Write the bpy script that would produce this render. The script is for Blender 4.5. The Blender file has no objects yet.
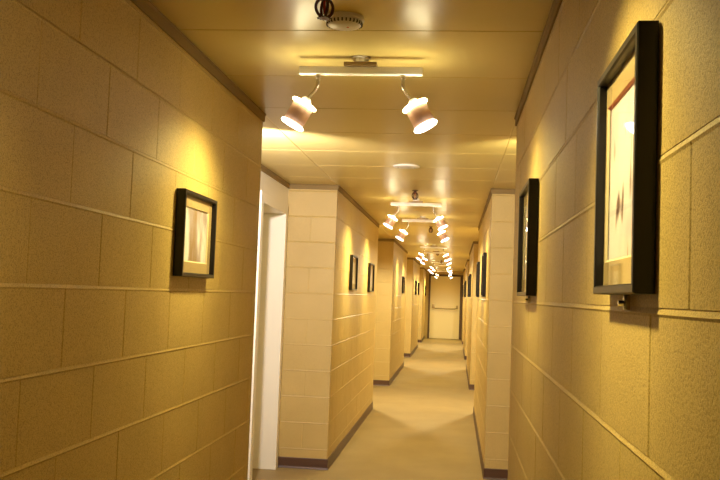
import bpy, bmesh, math, random
from mathutils import Vector, Matrix

random.seed(7)
SC = bpy.context.scene
COL = SC.collection
PI = math.pi

# ------------------------------------------------------------------ layout (metres)
CAM_H = 1.38
XL, XR = -0.952, 0.268          # the two corridor wall planes
AL, AR = -1.345, 0.660          # back walls of the alcoves
H = 2.237                       # ceiling
SEGS = [(-2.6, 4.21), (6.98, 10.85), (13.60, 17.50), (20.15, 24.05), (26.70, 29.60)]   # wall runs between alcoves
YEND = 29.60
BED0, COURSE, BLOCK = 1.372, 0.2032, 0.4064
XC = -0.364                     # line of the track lights


# ------------------------------------------------------------------ materials
def new_mat(name):
    m = bpy.data.materials.new(name)
    m.use_nodes = True
    nt = m.node_tree
    return m, nt, nt.nodes['Principled BSDF']


def simple(name, col, rough=0.5, metal=0.0, spec=0.5, coat=0.0):
    m, nt, b = new_mat(name)
    b.inputs['Base Color'].default_value = (*col, 1)
    b.inputs['Roughness'].default_value = rough
    b.inputs['Metallic'].default_value = metal
    b.inputs['Specular IOR Level'].default_value = spec
    b.inputs['Coat Weight'].default_value = coat
    return m


def noise(nt, scale, detail=4, rough=0.6, vec=None):
    n = nt.nodes.new('ShaderNodeTexNoise')
    n.inputs['Scale'].default_value = scale
    n.inputs['Detail'].default_value = detail
    n.inputs['Roughness'].default_value = rough
    if vec is not None:
        nt.links.new(vec, n.inputs['Vector'])
    return n


def ramp(nt, fac, stops):
    r = nt.nodes.new('ShaderNodeValToRGB')
    while len(r.color_ramp.elements) < len(stops):
        r.color_ramp.elements.new(0.5)
    for e, (p, c) in zip(r.color_ramp.elements, stops):
        e.position = p
        e.color = (*c, 1)
    nt.links.new(fac, r.inputs['Fac'])
    return r


def objcoord(nt):
    return nt.nodes.new('ShaderNodeTexCoord').outputs['Object']


def mat_block():
    m, nt, b = new_mat('painted_block')
    v = objcoord(nt)
    big = noise(nt, 3.0, 3, 0.5, v)
    r = ramp(nt, big.outputs['Fac'], [(0.3, (0.545, 0.402, 0.142)), (0.7, (0.605, 0.452, 0.168))])
    b.inputs['Roughness'].default_value = 0.42
    b.inputs['Specular IOR Level'].default_value = 0.45
    pits = noise(nt, 300, 3, 0.7, v)
    pr = ramp(nt, pits.outputs['Fac'], [(0.36, (0, 0, 0)), (0.6, (1, 1, 1))])
    pit_tone = ramp(nt, pits.outputs['Fac'], [(0.36, (0.58, 0.52, 0.44)), (0.52, (1, 1, 1))])   # darker tone in the pits
    mx = nt.nodes.new('ShaderNodeMix')
    mx.data_type = 'RGBA'
    mx.blend_type = 'MULTIPLY'
    mx.inputs['Factor'].default_value = 1
    nt.links.new(r.outputs['Color'], mx.inputs[6])
    nt.links.new(pit_tone.outputs['Color'], mx.inputs[7])
    nt.links.new(mx.outputs[2], b.inputs['Base Color'])
    bump = nt.nodes.new('ShaderNodeBump')
    bump.inputs['Strength'].default_value = 0.32
    bump.inputs['Distance'].default_value = 0.0017
    nt.links.new(pr.outputs['Color'], bump.inputs['Height'])
    nt.links.new(bump.outputs['Normal'], b.inputs['Normal'])
    return m


def mat_ceiling():
    m, nt, b = new_mat('glossy_ceiling_panel')
    v = objcoord(nt)
    n = noise(nt, 1.4, 3, 0.5, v)
    r = ramp(nt, n.outputs['Fac'], [(0.3, (0.62, 0.50, 0.185)), (0.7, (0.67, 0.54, 0.205))])
    nt.links.new(r.outputs['Color'], b.inputs['Base Color'])
    b.inputs['Roughness'].default_value = 0.29
    b.inputs['Specular IOR Level'].default_value = 0.5
    n2 = noise(nt, 7, 2, 0.5, v)
    bump = nt.nodes.new('ShaderNodeBump')
    bump.inputs['Strength'].default_value = 0.10
    bump.inputs['Distance'].default_value = 0.01
    nt.links.new(n2.outputs['Fac'], bump.inputs['Height'])
    nt.links.new(bump.outputs['Normal'], b.inputs['Normal'])
    return m


def mat_floor():
    m, nt, b = new_mat('beige_floor')
    v = objcoord(nt)
    n = noise(nt, 2.2, 5, 0.6, v)
    r = ramp(nt, n.outputs['Fac'], [(0.3, (0.31, 0.232, 0.105)), (0.7, (0.37, 0.28, 0.13))])
    sp = noise(nt, 160, 2, 0.5, v)
    r2 = ramp(nt, sp.outputs['Fac'], [(0.35, (0.86, 0.84, 0.8)), (0.65, (1, 1, 1))])
    mx = nt.nodes.new('ShaderNodeMix')
    mx.data_type = 'RGBA'
    mx.blend_type = 'MULTIPLY'
    mx.inputs['Factor'].default_value = 1
    nt.links.new(r.outputs['Color'], mx.inputs[6])
    nt.links.new(r2.outputs['Color'], mx.inputs[7])
    nt.links.new(mx.outputs[2], b.inputs['Base Color'])
    b.inputs['Roughness'].default_value = 0.55
    b.inputs['Specular IOR Level'].default_value = 0.35
    return m


def mat_glow(name, col, strength, base=(0.9, 0.88, 0.8)):
    m, nt, b = new_mat(name)
    b.inputs['Base Color'].default_value = (*base, 1)
    b.inputs['Roughness'].default_value = 0.35
    b.inputs['Emission Color'].default_value = (*col, 1)
    b.inputs['Emission Strength'].default_value = strength
    return m


def mat_glass():
    m = bpy.data.materials.new('picture_glass')
    m.use_nodes = True
    nt = m.node_tree
    nt.nodes.remove(nt.nodes['Principled BSDF'])
    out = nt.nodes['Material Output']
    tr = nt.nodes.new('ShaderNodeBsdfTransparent')
    gl = nt.nodes.new('ShaderNodeBsdfGlossy')
    gl.inputs['Roughness'].default_value = 0.03
    lw = nt.nodes.new('ShaderNodeLayerWeight')          # the pane reflects alike from both sides
    lw.inputs['Blend'].default_value = 0.5
    pw = nt.nodes.new('ShaderNodeMath')
    pw.operation = 'POWER'
    pw.inputs[1].default_value = 5.0
    nt.links.new(lw.outputs['Facing'], pw.inputs[0])
    fr = nt.nodes.new('ShaderNodeMapRange')
    fr.inputs['To Min'].default_value = 0.05
    nt.links.new(pw.outputs['Value'], fr.inputs['Value'])
    mx = nt.nodes.new('ShaderNodeMixShader')
    nt.links.new(fr.outputs['Result'], mx.inputs['Fac'])
    nt.links.new(tr.outputs['BSDF'], mx.inputs[1])
    nt.links.new(gl.outputs['BSDF'], mx.inputs[2])
    nt.links.new(mx.outputs['Shader'], out.inputs['Surface'])
    return m


def mat_art(name, stops, scale, seed, stretch=(1, 1, 1), dark=(0.10, 0.05, 0.07), amount=0.70):
    """soft abstract print: cloudy tones with a few dark upright smudges"""
    m, nt, b = new_mat(name)
    v = objcoord(nt)
    mp = nt.nodes.new('ShaderNodeMapping')
    mp.inputs['Location'].default_value = (seed, seed * 0.7, seed * 1.3)
    mp.inputs['Scale'].default_value = stretch
    nt.links.new(v, mp.inputs['Vector'])
    n = noise(nt, scale, 3, 0.5, mp.outputs['Vector'])
    r = ramp(nt, n.outputs['Fac'], stops)
    mp2 = nt.nodes.new('ShaderNodeMapping')
    mp2.inputs['Location'].default_value = (seed * 2.1, 0.3, seed)
    mp2.inputs['Scale'].default_value = (26, 8, 9)
    nt.links.new(v, mp2.inputs['Vector'])
    n2 = noise(nt, 1.0, 1, 0.4, mp2.outputs['Vector'])
    r2 = ramp(nt, n2.outputs['Fac'], [(amount, (0, 0, 0)), (amount + 0.08, (1, 1, 1))])
    mx = nt.nodes.new('ShaderNodeMix')
    mx.data_type = 'RGBA'
    nt.links.new(r2.outputs['Color'], mx.inputs['Factor'])
    nt.links.new(r.outputs['Color'], mx.inputs[6])
    mx.inputs[7].default_value = (*dark, 1)
    nt.links.new(mx.outputs[2], b.inputs['Base Color'])
    b.inputs['Roughness'].default_value = 0.6
    return m


M_BLOCK = mat_block()
M_CEIL = mat_ceiling()
M_FLOOR = mat_floor()
M_BASE = simple('brown_vinyl_base', (0.085, 0.040, 0.022), 0.45)
M_TRIM = simple('tan_trim', (0.24, 0.165, 0.068), 0.8, 0.0, 0.15)
M_WHITE = simple('white_door_paint', (0.86, 0.83, 0.72), 0.35)
M_DOOR = simple('cream_door_paint', (0.84, 0.75, 0.48), 0.4)
M_DFRAME = simple('brown_door_frame', (0.10, 0.055, 0.03), 0.45)
M_STEEL = simple('brushed_steel', (0.82, 0.55, 0.43), 0.36, 0.45)
M_CHROME = simple('satin_chrome', (0.75, 0.71, 0.66), 0.25, 1.0)
M_BAR = simple('satin_silver_bar', (0.93, 0.91, 0.91), 0.35, 0.0)
M_BRONZE = simple('bronze_canopy', (0.34, 0.24, 0.13), 0.45, 0.4)
M_FRAME = simple('black_frame', (0.009, 0.007, 0.009), 0.32, 0.0, 0.32)
M_MAT = simple('tan_mat_board', (0.38, 0.28, 0.14), 0.75)
M_MATEDGE = simple('pale_mat_bevel', (0.72, 0.62, 0.42), 0.6)
M_MATRED = simple('red_mat_bevel', (0.34, 0.05, 0.03), 0.6)
M_PLASTIC = simple('white_plastic', (0.78, 0.76, 0.70), 0.4)
M_DARK = simple('dark_slot', (0.05, 0.04, 0.035), 0.6)
M_SPRK = simple('dark_brown_sprinkler_metal', (0.075, 0.022, 0.014), 0.35, 0.3)
M_GLASS = mat_glass()
M_DISC = mat_glow('glowing_frosted_disc', (1.0, 0.87, 0.50), 36.0)
M_DISC_DIM = mat_glow('dimly_glowing_frosted_disc', (1.0, 0.80, 0.42), 9.0)
M_LENS = mat_glow('glowing_lamp_lens', (1.0, 0.92, 0.76), 12.0)
M_DOME = mat_glow('glowing_dome_glass', (1.0, 0.90, 0.70), 2.5)

PINK = [(0.30, (0.48, 0.33, 0.42)), (0.45, (0.66, 0.54, 0.68)), (0.60, (0.80, 0.75, 0.86))]
GREY = [(0.38, (0.26, 0.17, 0.10)), (0.47, (0.34, 0.29, 0.36)), (0.56, (0.72, 0.71, 0.82))]
CREAM = [(0.3, (0.70, 0.60, 0.45)), (0.5, (0.86, 0.80, 0.70)), (0.7, (0.93, 0.90, 0.84))]
BLUE = [(0.3, (0.30, 0.30, 0.42)), (0.5, (0.58, 0.55, 0.62)), (0.7, (0.82, 0.78, 0.76))]


# ------------------------------------------------------------------ mesh helpers
def obj(name, bm, mats, parent=None, smooth=False, recalc=True):
    if recalc:
        bmesh.ops.recalc_face_normals(bm, faces=bm.faces)
    me = bpy.data.meshes.new(name)
    bm.to_mesh(me)
    bm.free()
    if not isinstance(mats, (list, tuple)):
        mats = [mats]
    for m in mats:
        me.materials.append(m)
    if smooth:
        for p in me.polygons:
            p.use_smooth = True
        me.set_sharp_from_angle(angle=math.radians(40))
    o = bpy.data.objects.new(name, me)
    COL.objects.link(o)
    if parent is not None:
        o.parent = parent
    return o


def tag(o, label=None, cat=None, group=None, kind=None):
    for k, v in (('label', label), ('category', cat), ('group', group), ('kind', kind)):
        if v:
            o[k] = v
    return o


def empty(name, loc, rotz=0.0):
    o = bpy.data.objects.new(name, None)
    o.empty_display_size = 0.1
    COL.objects.link(o)
    o.location = loc
    o.rotation_euler = (0, 0, rotz)
    return o


def add_box(bm, x0, x1, y0, y1, z0, z1, bevel=0.0, mat=0):
    vs = [bm.verts.new((x, y, z)) for x in (x0, x1) for y in (y0, y1) for z in (z0, z1)]
    fs = [bm.faces.new([vs[i] for i in q]) for q in
          ((0, 1, 3, 2), (4, 6, 7, 5), (0, 4, 5, 1), (2, 3, 7, 6), (0, 2, 6, 4), (1, 5, 7, 3))]
    for f in fs:
        f.material_index = mat
    if bevel:
        es = set(e for f in fs for e in f.edges)
        bmesh.ops.bevel(bm, geom=list(es), offset=bevel, segments=2, affect='EDGES', profile=0.6)


def add_lathe(bm, prof, mtx=Matrix(), n=32, mat=0):
    """prof: list of (radius, z); closes on the axis where radius is 0"""
    rings = []
    for r, z in prof:
        if r < 1e-6:
            rings.append([bm.verts.new(mtx @ Vector((0, 0, z)))])
        else:
            rings.append([bm.verts.new(mtx @ Vector((r * math.cos(2 * PI * i / n), r * math.sin(2 * PI * i / n), z)))
                          for i in range(n)])
    for a, b in zip(rings, rings[1:]):
        for i in range(n):
            j = (i + 1) % n
            if len(a) == 1 and len(b) == 1:
                continue
            if len(a) == 1:
                f = bm.faces.new((a[0], b[i], b[j]))
            elif len(b) == 1:
                f = bm.faces.new((a[i], b[0], a[j]))
            else:
                f = bm.faces.new((a[i], b[i], b[j], a[j]))
            f.material_index = mat


def add_tube(bm, pts, r, n=10, closed=False, mat=0):
    pts = [Vector(p) for p in pts]
    rings = []
    k = len(pts)
    up = None
    for i, p in enumerate(pts):
        a = pts[(i - 1) % k] if (closed or i > 0) else p
        b = pts[(i + 1) % k] if (closed or i < k - 1) else p
        t = (b - a).normalized()
        if up is None:
            ref = Vector((0, 0, 1)) if abs(t.z) < 0.9 else Vector((0, 1, 0))
            s = t.cross(ref).normalized()
        else:
            s = (up - t * up.dot(t)).normalized()
        up = s
        w = t.cross(s)
        rings.append([bm.verts.new(p + s * (r * math.cos(2 * PI * q / n)) + w * (r * math.sin(2 * PI * q / n)))
                      for q in range(n)])
    pairs = list(zip(rings, rings[1:])) + ([(rings[-1], rings[0])] if closed else [])
    for a, b in pairs:
        for q in range(n):
            f = bm.faces.new((a[q], a[(q + 1) % n], b[(q + 1) % n], b[q]))
            f.material_index = mat
    if not closed:
        bm.faces.new(list(reversed(rings[0]))).material_index = mat
        bm.faces.new(rings[-1]).material_index = mat


def quad(bm, P, mat=0):
    f = bm.faces.new([bm.verts.new(p) for p in P])
    f.material_index = mat
    return f


# ------------------------------------------------------------------ block walls in relief
JT, CH, GD = 0.0085, 0.0034, 0.0055      # joint width, chamfer, joint depth


def relief(bm, org, u, v, n, rects, jt=JT, ch=CH, gd=GD, field=None, weather=True):
    """rects (u0,u1,v0,v1) of block faces standing out of the mortar plane by gd; n points into the room"""
    org, u, v, n = Vector(org), Vector(u), Vector(v), Vector(n)

    def P(a, b, d):
        return org + u * a + v * b + n * d

    def face(pts):
        f = bm.faces.new([bm.verts.new(p) for p in pts])
        f.normal_update()
        if f.normal.dot(n) < 0:
            f.normal_flip()
    u0, u1, v0, v1 = field
    face([P(u0, v0, -gd), P(u1, v0, -gd), P(u1, v1, -gd), P(u0, v1, -gd)])
    for (a0, a1, b0, b1, ea, eb) in rects:
        o0 = 0 if ea[0] else jt / 2
        o1 = 0 if ea[1] else jt / 2
        c0 = 0 if ea[0] else ch
        c1 = 0 if ea[1] else ch
        d0, d1 = (0 if eb[0] else jt / 2), (0 if eb[1] else jt / 2)
        e0, e1 = (0 if eb[0] else ch), (0 if eb[1] else ch)
        lift = random.uniform(-0.0004, 0.0004)
        if weather:        # struck joints: the mortar bead slopes out to a lip along the lower block; upright joints are shallow
            w = 0.0042
            A0, A1 = (a0 if ea[0] else a0 + w), (a1 if ea[1] else a1 - w)
            zb, zt = (b0 if eb[0] else b0 + 0.0040), (b1 if eb[1] else b1 - 0.0085)
            ob, ot = (b0 if eb[0] else b0 + 0.0036), (b1 if eb[1] else b1 + 0.0042)
            lip = None if eb[1] else b1 - 0.0045
            dv, db = -0.0016, -0.0014

            def V(a, b, d):
                return bm.verts.new(P(a, b, d))
            I = [V(A0, zb, lift), V(A1, zb, lift), V(A1, zt, lift), V(A0, zt, lift)]
            S = [V(a0, zb, dv), V(a1, zb, dv), V(a1, zt, dv), V(a0, zt, dv)]
            O = [V(a0, ob, db), V(a1, ob, db), V(a1, ot, db), V(a0, ot, db)]
            new = [(I[0], I[1], I[2], I[3]), (S[0], I[0], I[3], S[3]), (I[1], S[1], S[2], I[2])]
            new.append((O[0], O[1], S[1], I[1], I[0], S[0]))
            if lip is None:
                new.append((S[3], I[3], I[2], S[2], O[2], O[3]))
            else:
                l0, l1 = V(a0, lip, 0.0019), V(a1, lip, 0.0019)
                new.append((S[3], I[3], I[2], S[2], l1, l0))
                new.append((l0, l1, O[2], O[3]))
            fs = [bm.faces.new(q) for q in new]
            for f in fs:
                f.normal_update()
                if f.normal.dot(n) < 0:
                    f.normal_flip()
            continue
        xo0, xo1, zo0, zo1 = o0 - c0 * 0.5, o1 - c1 * 0.5, d0 - e0 * 0.5, d1 - e1 * 0.5
        xi0, xi1, zi0, zi1 = o0 + c0 * 0.5, o1 + c1 * 0.5, d0 + e0 * 0.5, d1 + e1 * 0.5
        O = [(a0 + xo0, b0 + zo0), (a1 - xo1, b0 + zo0), (a1 - xo1, b1 - zo1), (a0 + xo0, b1 - zo1)]
        I = [(a0 + xi0, b0 + zi0), (a1 - xi1, b0 + zi0), (a1 - xi1, b1 - zi1), (a0 + xi0, b1 - zi1)]
        ov = [bm.verts.new(P(a, b, -gd)) for a, b in O]
        iv = [bm.verts.new(P(a, b, lift)) for a, b in I]
        fs = [bm.faces.new(iv)] + [bm.faces.new((ov[k], ov[(k + 1) % 4], iv[(k + 1) % 4], iv[k])) for k in range(4)]
        fs[0].normal_update()
        if fs[0].normal.dot(n) < 0:
            for f in fs:
                f.normal_flip()


def courses(z0=0.0, z1=H):
    zs = [z0]
    k = -8
    while BED0 + k * COURSE < z1:
        z = BED0 + k * COURSE
        if z > z0 + 0.012:
            zs.append((z, k))
        k += 1
    zs.append(z1)
    return zs


def bond(u0, u1, phase, z0=0.0, z1=H, ends=(True, True)):
    """running bond rectangles; phase = position of a vertical joint in the course just under the eye line"""
    cuts = [z0] + [BED0 + k * COURSE for k in range(-8, 8) if z0 + 0.012 < BED0 + k * COURSE < z1 - 0.012] + [z1]
    out = []
    for b0, b1 in zip(cuts, cuts[1:]):
        k = round((b0 - BED0) / COURSE) if b0 > z0 else math.floor((b0 - BED0) / COURSE + 1e-6)
        ph = phase + (0 if k % 2 == 0 else BLOCK / 2)
        first = math.ceil((u0 - ph) / BLOCK + 1e-6)
        us = [u0]
        q = ph + first * BLOCK
        while q < u1 - 1e-4:
            if q - us[-1] > 0.045:
                us.append(q)
            q += BLOCK
        if u1 - us[-1] < 0.045 and len(us) > 1:
            us.pop()
        us.append(u1)
        for i, (a0, a1) in enumerate(zip(us, us[1:])):
            out.append((a0, a1, b0, b1, (i == 0, i == len(us) - 2), (b0 == z0, b1 == z1)))
    return out


def wall_run(bm, x, nx, y0, y1, phase, z0=0.0, z1=H):
    relief(bm, (x, 0, 0), (0, 1, 0), (0, 0, 1), (nx, 0, 0), bond(y0, y1, phase, z0, z1), field=(y0, y1, z0, z1))


def pier_face(bm, y, ny, x0, x1, phase, z0=0.0, z1=H):
    relief(bm, (0, y, 0), (1, 0, 0), (0, 0, 1), (0, ny, 0), bond(x0, x1, phase, z0, z1), field=(x0, x1, z0, z1))


DOOR_Y0, DOOR_Y1, DOOR_Z = 6.00, 6.90, 2.025
bm = bmesh.new()
for i, (a, b) in enumerate(SEGS):
    wall_run(bm, XL, 1, a, b, 0.275 if i == 0 else a + BLOCK)
    if i > 0:
        pier_face(bm, a, -1, AL, XL, XL - BLOCK * 0.5)
    if i < len(SEGS) - 1:
        pier_face(bm, b, 1, AL, XL, XL - BLOCK * 0.5)
        c = SEGS[i + 1][0]
        if i == 0:
            pass                                   # this alcove has a smooth white back wall with the doorway
        else:
            wall_run(bm, AL, 1, b, c, b)
tag(obj('wall_left', bm, M_BLOCK, recalc=False), 'painted cream block wall on the left with its alcoves', 'wall', kind='structure')

bm = bmesh.new()
WA, WB = SEGS[0][1], SEGS[1][0]
add_box(bm, AL - 0.09, AL, WA - 0.05, DOOR_Y0, 0, H)
add_box(bm, AL - 0.09, AL, DOOR_Y1, WB + 0.05, 0, H)
add_box(bm, AL - 0.09, AL, DOOR_Y0, DOOR_Y1, DOOR_Z, H)
tag(obj('wall_alcove', bm, M_WHITE), 'smooth white back wall of the near left alcove around the doorway', 'wall', kind='structure')

bm = bmesh.new()
for i, (a, b) in enumerate(SEGS):
    wall_run(bm, XR, -1, a, b, 0.245 if i == 0 else a + BLOCK)
    if i > 0:
        pier_face(bm, a, -1, XR, AR, XR + BLOCK * 0.5)
    if i < len(SEGS) - 1:
        pier_face(bm, b, 1, XR, AR, XR + BLOCK * 0.5)
        wall_run(bm, AR, -1, b, SEGS[i + 1][0], b)
tag(obj('wall_right', bm, M_BLOCK, recalc=False), 'painted cream block wall on the right with its alcoves', 'wall', kind='structure')

# end wall around the far door, and the wall behind the camera
DX0, DX1, DZ = -0.80, 0.215, 2.06
bm = bmesh.new()
pier_face(bm, YEND, -1, XL, XR, XL, DZ + 0.05, H)
pier_face(bm, YEND, -1, XL, DX0 - 0.05, XL, 0, DZ + 0.05)
tag(obj('wall_end', bm, M_BLOCK, recalc=False), 'cream block wall around the far door', 'wall', kind='structure')
bm = bmesh.new()
pier_face(bm, SEGS[0][0], 1, XL, XR, XL)
tag(obj('wall_back', bm, M_BLOCK, recalc=False), 'cream block wall behind the viewpoint', 'wall', kind='structure')

# floor
bm = bmesh.new()
quad(bm, [(AL - 0.4, SEGS[0][0] - 0.1, 0), (AR + 0.1, SEGS[0][0] - 0.1, 0), (AR + 0.1, YEND + 0.3, 0), (AL - 0.4, YEND + 0.3, 0)])
tag(obj('floor', bm, M_FLOOR), 'smooth beige corridor floor', 'floor', kind='structure')

# ceiling: 2 x 4 foot panels with fine joints
bm = bmesh.new()
xs = [AL - 0.02, XL - 0.002, XR - 0.002, AR + 0.02]
ys = [2.84 + 0.6135 * k for k in range(-9, 44)]
ys = [SEGS[0][0] - 0.02] + [y for y in ys if SEGS[0][0] + 0.05 < y < YEND - 0.05] + [YEND + 0.02]
rects = []
for a0, a1 in zip(xs, xs[1:]):
    for b0, b1 in zip(ys, ys[1:]):
        rects.append((a0, a1, b0, b1, (a0 == xs[0], a1 == xs[-1]), (b0 == ys[0], b1 == ys[-1])))
relief(bm, (0, 0, H), (1, 0, 0), (0, 1, 0), (0, 0, -1), rects, jt=0.0055, ch=0.0022, gd=0.003, field=(xs[0], xs[-1], ys[0], ys[-1]), weather=False)
tag(obj('ceiling', bm, M_CEIL, recalc=False), 'glossy tan panelled ceiling', 'ceiling', kind='structure')


# ------------------------------------------------------------------ baseboards and ceiling trim (follow every corner)
def outline(xw, xa, s):
    """plan path of a wall face; s = +1 when the room lies towards +x"""
    pts = []
    for i, (a, b) in enumerate(SEGS):
        if i > 0:
            pts += [(xa, a), (xw, a)]
        else:
            pts += [(xw, a)]
        pts += [(xw, b)]
        if i < len(SEGS) - 1:
            pts += [(xa, b)]
    return pts


def run_strip(bm, pts, s, prof):
    """sweep a (offset, z) profile along a plan polyline with mitred right-angle corners"""
    k = len(pts)
    rings = []
    for i, p in enumerate(pts):
        p = Vector((p[0], p[1]))
        nrm = []
        if i > 0:
            d = (p - Vector(pts[i - 1])).normalized()
            nrm.append(Vector((d.y, -d.x)) * s)
        if i < k - 1:
            d = (Vector(pts[i + 1]) - p).normalized()
            nrm.append(Vector((d.y, -d.x)) * s)
        m = nrm[0] if len(nrm) == 1 else nrm[0] + nrm[1]
        rings.append([bm.verts.new((p.x + m.x * o, p.y + m.y * o, z)) for o, z in prof])
    q = len(prof)
    for a, b in zip(rings, rings[1:]):
        for j in range(q):
            bm.faces.new((a[j], a[(j + 1) % q], b[(j + 1) % q], b[j]))
    bm.faces.new(rings[0])
    bm.faces.new(list(reversed(rings[-1])))


BASEP = [(-0.002, 0.001), (0.012, 0.001), (0.0065, 0.014), (0.006, 0.078), (0.003, 0.083), (-0.002, 0.083)]
TRIMP = [(-0.002, H - 0.001), (-0.002, H - 0.040), (0.006, H - 0.040), (0.008, H - 0.036), (0.008, H - 0.010), (0.013, H - 0.005), (0.013, H - 0.001)]
LP, RP = outline(XL, AL, 1), outline(XR, AR, -1)
# left baseboard is interrupted by the doorway in the first alcove
cut = LP.index((AL, SEGS[0][1]))
bm = bmesh.new()
run_strip(bm, LP[:cut + 1] + [(AL, DOOR_Y0 - 0.045)], 1, BASEP)
run_strip(bm, [(AL, DOOR_Y1 + 0.045)] + LP[cut + 1:], 1, BASEP)
tag(obj('baseboard_left', bm, M_BASE), 'dark brown vinyl baseboard along the left wall', 'baseboard', kind='structure')
bm = bmesh.new()
run_strip(bm, RP, -1, BASEP)
tag(obj('baseboard_right', bm, M_BASE), 'dark brown vinyl baseboard along the right wall', 'baseboard', kind='structure')
bm = bmesh.new()
run_strip(bm, LP, 1, TRIMP)
tag(obj('trim_1', bm, M_TRIM), 'tan trim where the left wall meets the ceiling', 'trim', kind='structure')
bm = bmesh.new()
run_strip(bm, RP, -1, TRIMP)
tag(obj('trim_2', bm, M_TRIM), 'tan trim where the right wall meets the ceiling', 'trim', kind='structure')

# ------------------------------------------------------------------ doors
# far door with push bar
bm = bmesh.new()
add_box(bm, DX0, DX1 - 0.04, YEND - 0.005, YEND + 0.04, 0.008, DZ, 0.003)
d1 = tag(obj('door_1', bm, M_DOOR), 'cream door with a push bar closing the far end of the corridor', 'door', kind='structure')
bm = bmesh.new()
add_box(bm, DX0 - 0.06, DX0 - 0.004, YEND - 0.03, YEND + 0.06, 0, DZ + 0.06, 0.004)
add_box(bm, DX1 - 0.036, DX1 + 0.050, YEND - 0.03, YEND + 0.06, 0, DZ + 0.06, 0.004)
add_box(bm, DX0 - 0.004, DX1 - 0.036, YEND - 0.03, YEND + 0.06, DZ + 0.004, DZ + 0.06, 0.004)
tag(obj('door_frame', bm, M_DFRAME, d1), 'dark brown door frame')
bm = bmesh.new()
zb = 1.02
add_box(bm, DX0 + 0.07, DX0 + 0.15, YEND - 0.075, YEND - 0.005, zb - 0.02, zb + 0.11, 0.01)
add_box(bm, DX1 - 0.16, DX1 - 0.10, YEND - 0.07, YEND - 0.005, zb - 0.02, zb + 0.09, 0.01)
add_tube(bm, [(DX0 + 0.11, YEND - 0.05, zb + 0.05), (DX0 + 0.13, YEND - 0.09, zb), (DX0 + 0.18, YEND - 0.10, zb - 0.02),
              (DX1 - 0.19, YEND - 0.10, zb - 0.02), (DX1 - 0.14, YEND - 0.09, zb), (DX1 - 0.13, YEND - 0.05, zb + 0.05)], 0.018)
obj('push_bar', bm, simple('push_bar_metal', (0.42, 0.34, 0.2), 0.4, 0.7), d1, smooth=True)
bm = bmesh.new()
for z in (0.25, 1.05, 1.85):
    add_tube(bm, [(DX0 - 0.004, YEND - 0.012, z - 0.05), (DX0 - 0.004, YEND - 0.012, z + 0.05)], 0.009)
obj('hinge', bm, M_BRONZE, d1, smooth=True)

# white doorway in the first alcove on the left: deep painted reveal, leaf set at its back
RX = AL - 0.27
bm = bmesh.new()
add_box(bm, RX - 0.045, RX, DOOR_Y0 + 0.045, DOOR_Y1 - 0.045, 0.008, DOOR_Z - 0.045, 0.003)
d2 = tag(obj('door_2', bm, M_WHITE), 'white door in a deep white reveal in the near left alcove', 'door', kind='structure')
bm = bmesh.new()
X1 = AL + 0.012
for (y0, y1) in ((DOOR_Y0 - 0.04, DOOR_Y0 + 0.04), (DOOR_Y1 - 0.04, DOOR_Y1 + 0.04)):
    add_box(bm, RX - 0.05, X1, y0, y1, 0.001, DOOR_Z + 0.04, 0.003)
add_box(bm, RX - 0.05, X1, DOOR_Y0 + 0.04, DOOR_Y1 - 0.04, DOOR_Z - 0.04, DOOR_Z + 0.04, 0.003)
obj('door_frame', bm, M_WHITE, d2)
bm = bmesh.new()
hm = Matrix.Translation((RX + 0.0, DOOR_Y0 + 0.13, 1.0)) @ Matrix.Rotation(PI / 2, 4, 'Y')
add_lathe(bm, [(0, -0.002), (0.032, -0.002), (0.032, 0.008), (0.012, 0.012), (0.011, 0.035), (0.025, 0.045), (0.027, 0.058), (0.018, 0.068), (0, 0.07)], hm, 24)
obj('door_knob', bm, M_CHROME, d2, smooth=True)


# ------------------------------------------------------------------ track lights
W_SPOT = 78.0
TRACK_COL = (1.0, 0.80, 0.29)


def make_spot_light(name, parent, loc, axis, power, col, radius=0.034, size=84, blend=1.0):
    ld = bpy.data.lights.new(name, 'SPOT')
    ld.energy = power
    ld.color = col
    ld.shadow_soft_size = radius
    ld.spot_size = math.radians(size)
    ld.spot_blend = blend
    lo = bpy.data.objects.new(name, ld)
    COL.objects.link(lo)
    lo.parent = parent
    lo.location = loc
    lo.rotation_euler = Vector(axis).to_track_quat('-Z', 'Y').to_euler()
    return lo


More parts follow.
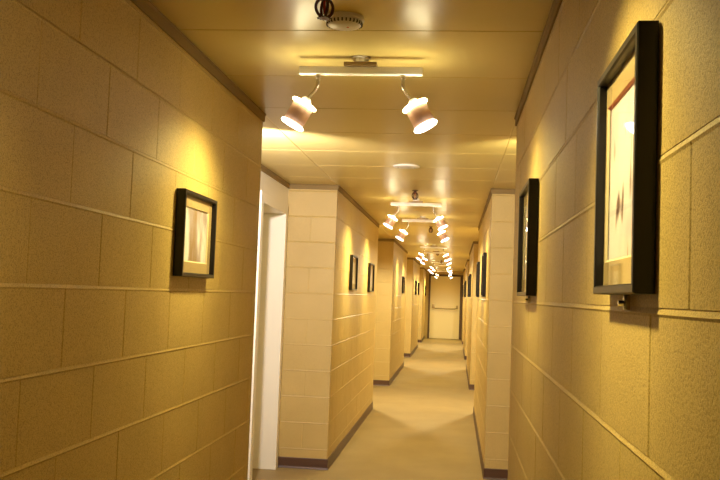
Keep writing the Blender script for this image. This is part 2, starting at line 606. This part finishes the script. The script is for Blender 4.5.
def make_track_light():
    """origin at the ceiling; bar runs across the corridor"""
    root = empty('track_light', (0, 0, 0))
    ZB = -0.050                                    # centre of the bar below the ceiling
    bm = bmesh.new()
    add_box(bm, -0.225, 0.225, -0.014, 0.014, ZB - 0.014, ZB + 0.014, 0.003)
    obj('track_bar', bm, M_BAR, root)
    bm = bmesh.new()
    add_box(bm, -0.060, 0.060, -0.024, 0.024, ZB + 0.0145, ZB + 0.0295, 0.003)
    obj('canopy', bm, M_BRONZE, root)
    bm = bmesh.new()
    add_lathe(bm, [(0, ZB + 0.03), (0.028, ZB + 0.03), (0.028, -0.0045), (0.034, -0.0035), (0.034, -0.0005), (0, -0.0005)], Matrix(), 28)
    obj('ceiling_post', bm, M_BAR, root, smooth=True)
    for s in (-1, 1):
        top = Vector((s * 0.202, 0, ZB - 0.124))
        ax = Vector((s * 0.043, -0.004, -0.080)).normalized()
        rot = Vector((0, 0, 1)).rotation_difference(ax).to_matrix().to_4x4()
        mt = Matrix.Translation(top) @ rot          # local z runs down the lamp axis
        nk = mt @ Vector((0, 0, -0.022))
        bm = bmesh.new()
        add_tube(bm, [(s * 0.155, 0, ZB - 0.0135), (s * 0.155, 0, ZB - 0.046), (s * 0.158, 0, ZB - 0.060),
                      (s * 0.167, 0, ZB - 0.076), tuple(nk)], 0.0065, 12)
        add_lathe(bm, [(0, 0), (0.011, 0), (0.011, 0.012), (0.0065, 0.015)], Matrix.Translation((s * 0.155, 0, ZB - 0.0275)), 16)
        obj('arm', bm, M_CHROME, root, smooth=True)
        bm = bmesh.new()                            # the can
        add_lathe(bm, [(0, 0.0045), (0.0385, 0.0045), (0.0395, 0.006), (0.0395, 0.079), (0.0385, 0.0802), (0, 0.0802)], mt, 40)
        can = obj('lamp_can', bm, M_STEEL, root, smooth=True)
        bm = bmesh.new()                            # neck cap over the upper disc
        add_lathe(bm, [(0, -0.026), (0.012, -0.026), (0.019, -0.018), (0.021, -0.0046), (0, -0.0046)], mt, 28)
        obj('neck_cap', bm, M_PLASTIC, can, smooth=True)
        bm = bmesh.new()                            # frosted disc above the can
        add_lathe(bm, [(0, -0.0042), (0.045, -0.0042), (0.048, -0.002), (0.048, 0.002), (0.045, 0.0042), (0, 0.0042)], mt, 40)
        obj('frosted_disc', bm, M_DISC, can, smooth=True)
        bm = bmesh.new()                            # frosted lens below the can
        add_lathe(bm, [(0, 0.0806), (0.042, 0.0806), (0.045, 0.083), (0.045, 0.088), (0.041, 0.0915), (0, 0.093)], mt, 40)
        obj('lens', bm, M_LENS, can, smooth=True)
        make_spot_light('spot_beam', can, mt @ Vector((0, 0, 0.098)), ax, W_SPOT, TRACK_COL)
    return root


def children(o):
    return [c for c in bpy.data.objects if c.parent == o]


def copy_tree(o, parent=None):
    c = o.copy()
    COL.objects.link(c)
    if parent is not None:
        c.parent = parent
    for ch in children(o):
        copy_tree(ch, c)
    return c


TRACKS = [
    (1.46, 'silver two-headed track light on the ceiling over the nearest picture on the right'),
    (3.17, 'largest silver track light, spread between two glowing steel cans, just past the smoke detector'),
    (7.85, 'silver track light just past the sprinkler beside the round ceiling plate'),
    (9.55, 'silver track light second beyond the left doorway'),
    (14.70, 'silver track light third beyond the left doorway'),
    (16.45, 'silver track light fourth beyond the left doorway'),
    (21.25, 'silver track light third from the far door'),
    (23.00, 'silver track light second from the far door'),
    (28.30, 'silver track light nearest the far door'),
]
proto = make_track_light()
for i, (y, lab) in enumerate(TRACKS):
    t = proto if i == 0 else copy_tree(proto)
    t.location = (XC, y, H)
    k = {0: 0.82,  1: 0.6, 7: 1.0, 8: 1.7}.get(i, 0.85)     # powers invented per fixture to darken the near end, brighten the far one
    for can in children(t):
        for c in children(can):
            if c.name.startswith('frosted_disc'):                  # nearest discs dimmed on purpose to keep the near wall and ceiling dark
                c.material_slots[0].link = 'OBJECT'
                c.material_slots[0].material = M_DISC if i else M_DISC_DIM
            if c.type == 'LIGHT':
                c.data = c.data.copy()
                c.data.energy = W_SPOT * k * (0.14 if i == 0 and c.location.x < 0 else 1)
                if i >= 0:
                    c.data.spot_size = math.radians(150 if i == len(TRACKS) - 1 else (110 if i == 0 else 140))
    tag(t, lab, 'track light', 'track lights along the ceiling')

# bowl lamps in the alcoves
def make_dome():
    root = empty('bowl_lamp', (0, 0, 0))
    bm = bmesh.new()
    add_lathe(bm, [(0, -0.0005), (0.045, -0.0005), (0.045, -0.010), (0.012, -0.018), (0.008, -0.022), (0.008, -0.110),
                   (0.024, -0.118), (0.068, -0.124), (0.070, -0.130), (0.066, -0.133), (0, -0.133)], Matrix(), 40)
    obj('stem_and_collar', bm, M_CHROME, root, smooth=True)
    bm = bmesh.new()
    add_lathe(bm, [(0.064, -0.1335)] + [(0.064 * math.cos(a), -0.1335 - 0.045 * math.sin(a)) for a in
                                       [PI / 2 * k / 8 for k in range(1, 8)]] + [(0, -0.1785)], Matrix(), 40)
    obj('glass_bowl', bm, M_DOME, root, smooth=True)
    ld = bpy.data.lights.new('bowl_glow', 'SPOT')      # the metal collar shades the ceiling
    ld.spot_size, ld.spot_blend = math.radians(177), 0.2
    ld.energy = 150
    ld.color = (1.0, 0.88, 0.56)
    ld.shadow_soft_size = 0.04
    lo = bpy.data.objects.new('bowl_glow', ld)
    COL.objects.link(lo)
    lo.parent = root
    lo.location = (0, 0, -0.225)
    return root


def make_alcove_spot():
    """short stem from the ceiling carrying a steel can that throws its light along +y"""
    root = empty('alcove_spotlight', (0, 0, 0))
    bm = bmesh.new()
    add_lathe(bm, [(0, -0.0005), (0.040, -0.0005), (0.040, -0.010), (0.012, -0.016), (0.007, -0.020), (0.007, -0.112), (0, -0.112)], Matrix(), 32)
    obj('stem', bm, M_CHROME, root, smooth=True)
    ax = Vector((0, 1, -0.20)).normalized()
    mt = Matrix.Translation((0, -0.03, -0.150)) @ Vector((0, 0, 1)).rotation_difference(ax).to_matrix().to_4x4()
    bm = bmesh.new()
    add_lathe(bm, [(0, 0), (0.030, 0.001), (0.0395, 0.010), (0.0395, 0.085), (0.0375, 0.086), (0.0365, 0.078), (0, 0.078)], mt, 40)
    can = obj('lamp_can', bm, M_STEEL, root, smooth=True)
    bm = bmesh.new()
    add_lathe(bm, [(0, 0.0785), (0.036, 0.0785), (0.036, 0.081), (0, 0.083)], mt, 36)
    obj('lens', bm, M_LENS, can, smooth=True)
    make_spot_light('spot_beam', can, mt @ Vector((0, 0, 0.092)), ax, 200, (1.0, 0.88, 0.80), 0.034, 124, 0.6)
    return root


spot = make_alcove_spot()
spot.location = (-1.085, 4.36, H)
tag(spot, 'small steel spotlight on a stem tucked behind the end of the near left wall', 'spotlight', 'spotlights in the near alcoves')
t = copy_tree(spot)
t.location = (0.47, 4.48, H)
tag(t, 'small steel spotlight on a stem tucked behind the end of the near right wall', 'spotlight', 'spotlights in the near alcoves')
for can in children(t):
    for c in children(can):
        if c.type == 'LIGHT':
            c.data = c.data.copy()
            c.data.energy, c.data.color = 65, (1.0, 0.86, 0.50)

dome = make_dome()
first = True
for i in range(1, 4):
    for side, x, dy in (('left', -1.16, 0.50), ('right', 0.47, 0.60)):
        t = dome if first else copy_tree(dome)
        first = False
        t.location = (x, SEGS[i][1] + dy, H)
        tag(t, 'small bowl-shaped lamp on a short stem under the ceiling of the %s %s alcove' % ((0, 'second', 'third', 'farthest')[i], side),
            'ceiling light', 'bowl lamps in the alcoves')


# ------------------------------------------------------------------ pictures
def make_picture(w, h, depth, art, rail=0.014, matw=0.045, hooks=False, edge=None, matx=None):
    """local x along the wall, z up, -y out of the wall, origin at the middle of the lower edge on the wall"""
    root = empty('framed_picture', (0, 0, 0))
    bm = bmesh.new()
    # mitred frame swept round the rectangle: profile (inset, out)
    prof = [(0, 0.001), (0, depth - 0.002), (0.002, depth), (rail - 0.002, depth), (rail, depth - 0.003), (rail, 0.001)]
    cs = [(-w / 2, 0, 1, 1), (w / 2, 0, -1, 1), (w / 2, h, -1, -1), (-w / 2, h, 1, -1)]
    rings = [[bm.verts.new((cx + sx * a, -d, cz + sz * a)) for a, d in prof] for cx, cz, sx, sz in cs]
    for i in range(4):
        a, b = rings[i], rings[(i + 1) % 4]
        for j in range(len(prof)):
            k = (j + 1) % len(prof)
            bm.faces.new((a[j], b[j], b[k], a[k]))
    obj('frame', bm, M_FRAME, root)
    # mat board with a bevelled window
    bm = bmesh.new()
    md = depth * 0.50
    o = rail + 0.0004
    O = [(-w / 2 + o, o), (w / 2 - o, o), (w / 2 - o, h - o), (-w / 2 + o, h - o)]
    q = rail + matw
    p = rail + (matw if matx is None else matx)
    I = [(-w / 2 + p, q), (w / 2 - p, q), (w / 2 - p, h - q), (-w / 2 + p, h - q)]
    q2, p2 = q + 0.004, p + 0.004
    J = [(-w / 2 + p2, q2), (w / 2 - p2, q2), (w / 2 - p2, h - q2), (-w / 2 + p2, h - q2)]
    ov = [bm.verts.new((x, -md, z)) for x, z in O]
    iv = [bm.verts.new((x, -md, z)) for x, z in I]
    jv = [bm.verts.new((x, -md + 0.004, z)) for x, z in J]
    bv = [bm.verts.new((x, -md + 0.005, z)) for x, z in O]
    for i in range(4):
        k = (i + 1) % 4
        bm.faces.new((ov[i], ov[k], iv[k], iv[i]))
        bm.faces.new((iv[i], iv[k], jv[k], jv[i])).material_index = 2 if i == 2 else 1
        bm.faces.new((bv[i], bv[k], ov[k], ov[i]))
        bm.faces.new((jv[i], jv[k], bv[k], bv[i]))
    mt = obj('mat_board', bm, [M_MAT, M_MATEDGE, edge or M_MATEDGE], root)
    bm = bmesh.new()
    add_box(bm, -w / 2 + p - 0.006, w / 2 - p + 0.006, -md + 0.0055, -md + 0.008, q - 0.006, h - q + 0.006)
    obj('print', bm, art, root)
    bm = bmesh.new()
    quad(bm, [(-w / 2 + o, -md - 0.003, o), (w / 2 - o, -md - 0.003, o), (w / 2 - o, -md - 0.003, h - o), (-w / 2 + o, -md - 0.003, h - o)])
    obj('glass_pane', bm, M_GLASS, root, recalc=False)
    if hooks:
        bm = bmesh.new()
        add_box(bm, -0.006, 0.006, -0.010, -0.0005, -0.024, -0.0005, 0.002)
        add_tube(bm, [(0, -0.008, -0.014), (0, -0.018, -0.014)], 0.0045, 12)
        obj('hanging_clip', bm, M_CHROME, root, smooth=True)
    return root


def hang(side, yc, z, w, h, depth, art, label, **kw):
    p = make_picture(w, h, depth, art, **kw)
    if side == 'L':
        p.location = (XL + 0.0008, yc, z)
        p.rotation_euler = (0, 0, PI / 2)      # -y local -> +x
    else:
        p.location = (XR - 0.0008, yc, z)
        p.rotation_euler = (0, 0, -PI / 2)
    tag(p, label, 'picture', 'framed pictures on the corridor walls')
    return p


Z0 = CAM_H
ART_R1 = mat_art('print_pink_figures', PINK, 5.0, 1.3, (1, 1, 0.7), amount=0.60)
ART_R2 = mat_art('print_blue_grey', BLUE, 5.0, 4.1)
ART_L1 = mat_art('print_pale_grey', GREY, 5.5, 2.2, (1.6, 1, 0.6), (0.25, 0.12, 0.06), 0.72)
ART_A = mat_art('print_cream', CREAM, 4.0, 5.7, amount=0.72)
ART_B = mat_art('print_rose', PINK, 6.0, 8.2)
ART_C = mat_art('print_dusk', BLUE, 4.0, 9.9)

hang('R', 1.402, Z0 + 0.014, 0.345, 0.373, 0.030, ART_R1,
     'largest framed picture on the right wall, black frame, pink print with dark figures', rail=0.014, matw=0.040, matx=0.010, hooks=True, edge=M_MATRED)
hang('R', 3.20, Z0 + 0.014, 0.44, 0.390, 0.034, ART_R2,
     'tall black framed picture on the right wall just before the right alcove', hooks=True)
hang('L', 3.130, Z0 + 0.038, 0.405, 0.298, 0.034, ART_L1,
     'small black framed picture with a tan mat, alone on the near left wall', matw=0.038)
hang('L', 8.20, Z0 + 0.031, 0.43, 0.320, 0.030, ART_A,
     'black framed pale print, first on the left wall beyond the doorway')
hang('L', 9.94, Z0 + 0.024, 0.48, 0.318, 0.030, ART_B,
     'black framed rosy print, second on the left wall beyond the doorway')
hang('L', 16.28, Z0 + 0.035, 0.44, 0.305, 0.030, ART_C,
     'black framed picture third on the left wall beyond the doorway')
hang('L', 21.55, Z0 + 0.025, 0.43, 0.34, 0.030, ART_A,
     'black framed picture fourth on the left wall beyond the doorway')
hang('L', 23.20, Z0 + 0.025, 0.43, 0.32, 0.030, ART_B,
     'black framed picture fifth on the left wall beyond the doorway')
hang('L', 28.80, Z0 + 0.01, 0.46, 0.32, 0.030, ART_C,
     'black framed picture on the left wall nearest the far door')
for y, art, lab in ((8.00, ART_C, 'black framed picture, first on the right wall beyond the alcove'),
                    (10.02, ART_A, 'black framed picture, second on the right wall beyond the alcove'),
                    (15.05, ART_B, 'black framed picture, third on the right wall beyond the alcove'),
                    (16.55, ART_A, 'black framed picture, fourth on the right wall beyond the alcove'),
                    (21.55, ART_C, 'black framed picture, fifth on the right wall beyond the alcove'),
                    (23.20, ART_B, 'black framed picture, sixth on the right wall beyond the alcove'),
                    (28.20, ART_A, 'black framed picture on the right wall nearest the far door')):
    hang('R', y, Z0 + 0.013, 0.43, 0.385, 0.030, art, lab)

# ------------------------------------------------------------------ things on the ceiling
# smoke detector with a slotted rim
root = empty('smoke_detector', (-0.366, 2.70, H))
bm = bmesh.new()
add_lathe(bm, [(0, -0.0005), (0.060, -0.0005), (0.062, -0.004), (0.062, -0.012), (0.056, -0.014), (0, -0.014)], Matrix(), 48)
obj('mounting_plate', bm, M_PLASTIC, root, smooth=True)
bm = bmesh.new()
add_lathe(bm, [(0, -0.0145), (0.055, -0.0145), (0.056, -0.022), (0.050, -0.028), (0.034, -0.0325), (0.015, -0.034), (0, -0.034)], Matrix(), 48)
obj('cover', bm, M_PLASTIC, root, smooth=True)
bm = bmesh.new()
for k in range(28):
    a = 2 * PI * k / 28
    mtx = Matrix.Rotation(a, 4, 'Z')
    before = len(bm.verts)
    add_box(bm, 0.0500, 0.0568, -0.0022, 0.0022, -0.0265, -0.0175)
    bm.verts.ensure_lookup_table()
    for v in bm.verts[before:]:
        v.co = mtx @ v.co
obj('vent_slot', bm, M_DARK, root)
bm = bmesh.new()
add_lathe(bm, [(0, -0.0338), (0.004, -0.0338), (0.004, -0.0355), (0, -0.0355)], Matrix.Translation((0.012, -0.008, 0)), 12)
obj('indicator', bm, simple('red_indicator', (0.5, 0.03, 0.02), 0.3), root)
tag(root, 'round white smoke detector on the ceiling before the nearest visible track light', 'smoke detector')

root = empty('round_ceiling_plate', (-0.343, 5.86, H))
bm = bmesh.new()
add_lathe(bm, [(0, -0.0005), (0.088, -0.0005), (0.090, -0.003), (0.086, -0.008), (0.070, -0.011), (0, -0.012)], Matrix(), 48)
obj('plate', bm, M_PLASTIC, root, smooth=True)
for x in (-0.055, 0.055):
    bm = bmesh.new()
    add_lathe(bm, [(0, -0.0112), (0.006, -0.0112), (0.006, -0.0135), (0.003, -0.0145), (0, -0.0145)], Matrix.Translation((x, 0, 0)), 14)
    obj('screw', bm, M_CHROME, root, smooth=True)
tag(root, 'flat round pale plate on the ceiling between the two alcoves', 'ceiling plate')


def make_sprinkler():
    root = empty('fire_sprinkler', (0, 0, 0))
    bm = bmesh.new()
    add_lathe(bm, [(0, -0.0005), (0.026, -0.0005), (0.026, -0.003), (0.012, -0.006), (0.010, -0.014), (0.013, -0.015), (0.013, -0.022), (0, -0.022)], Matrix(), 24)
    obj('nozzle', bm, M_SPRK, root, smooth=True)
    for k in range(2):
        bm = bmesh.new()
        pts = []
        for i in range(28):
            a = 2 * PI * i / 28
            r, z = 0.026 * math.sin(a), -0.044 + 0.028 * math.cos(a)
            pts.append((r * math.cos(k * PI / 2 + 0.5), r * math.sin(k * PI / 2 + 0.5), z))
        add_tube(bm, pts, 0.0046, 8, closed=True)
        obj('guard_hoop', bm, M_SPRK, root, smooth=True)
    bm = bmesh.new()
    add_lathe(bm, [(0, -0.022), (0.0035, -0.023), (0.004, -0.045), (0.003, -0.062), (0, -0.063)], Matrix(), 12)
    obj('glass_bulb', bm, simple('red_bulb', (0.35, 0.04, 0.02), 0.15), root, smooth=True)
    bm = bmesh.new()
    n = 24
    lo, hi = [], []
    for i in range(n):
        r = 0.021 if i % 2 else 0.014
        a = 2 * PI * i / n
        lo.append(bm.verts.new((r * math.cos(a), r * math.sin(a), -0.0755)))
        hi.append(bm.verts.new((r * math.cos(a), r * math.sin(a), -0.0735)))
    bm.faces.new(lo)
    bm.faces.new(list(reversed(hi)))
    for i in range(n):
        j = (i + 1) % n
        bm.faces.new((lo[i], lo[j], hi[j], hi[i]))
    obj('deflector', bm, M_SPRK, root)
    return root


spr = make_sprinkler()
for i, (x, y, lab) in enumerate((
        (-0.395, 2.475, 'dark brown fire sprinkler with guard hoops beside the smoke detector'),
        (-0.345, 7.22, 'dark brown fire sprinkler past the round ceiling plate'),
        (-0.315, 10.95, 'dark brown fire sprinkler beyond the second track light past the doorway'),
        (-0.345, 17.0, 'dark brown fire sprinkler beyond the fourth track light past the doorway'),
        (-0.335, 21.0, 'dark brown fire sprinkler nearest the far door'))):
    t = spr if i == 0 else copy_tree(spr)
    t.location = (x, y, H)
    tag(t, lab, 'sprinkler', 'fire sprinklers along the ceiling')

# ------------------------------------------------------------------ world, camera, view
w = bpy.data.worlds.new('world')
SC.world = w
w.use_nodes = True
w.node_tree.nodes['Background'].inputs['Color'].default_value = (0, 0, 0, 1)
w.node_tree.nodes['Background'].inputs['Strength'].default_value = 0

R = ((0.9937504129423338, 0.10546499036416711, 0.03656846434330111),
     (-0.0299273847916193, -0.0638791504295161, 0.9975087998508774),
     (0.1075382183992068, -0.9923691802690616, -0.06032364076906423))
cd = bpy.data.cameras.new('camera')
cd.sensor_width = 36.0
cd.lens = 890.0 / 720.0 * 36.0
cd.clip_start = 0.02
cam = bpy.data.objects.new('camera', cd)
COL.objects.link(cam)
cam.matrix_world = Matrix.Translation((0, 0, CAM_H)) @ Matrix(R).transposed().to_4x4()
SC.camera = cam

SC.view_settings.view_transform = 'Standard'
SC.view_settings.look = 'None'
SC.view_settings.gamma = 1.0
SC.view_settings.use_curve_mapping = False
SC.view_settings.exposure = 0.0
SC.cycles.max_bounces = 14
SC.cycles.diffuse_bounces = 8
SC.cycles.glossy_bounces = 6
SC.cycles.sample_clamp_indirect = 4.0
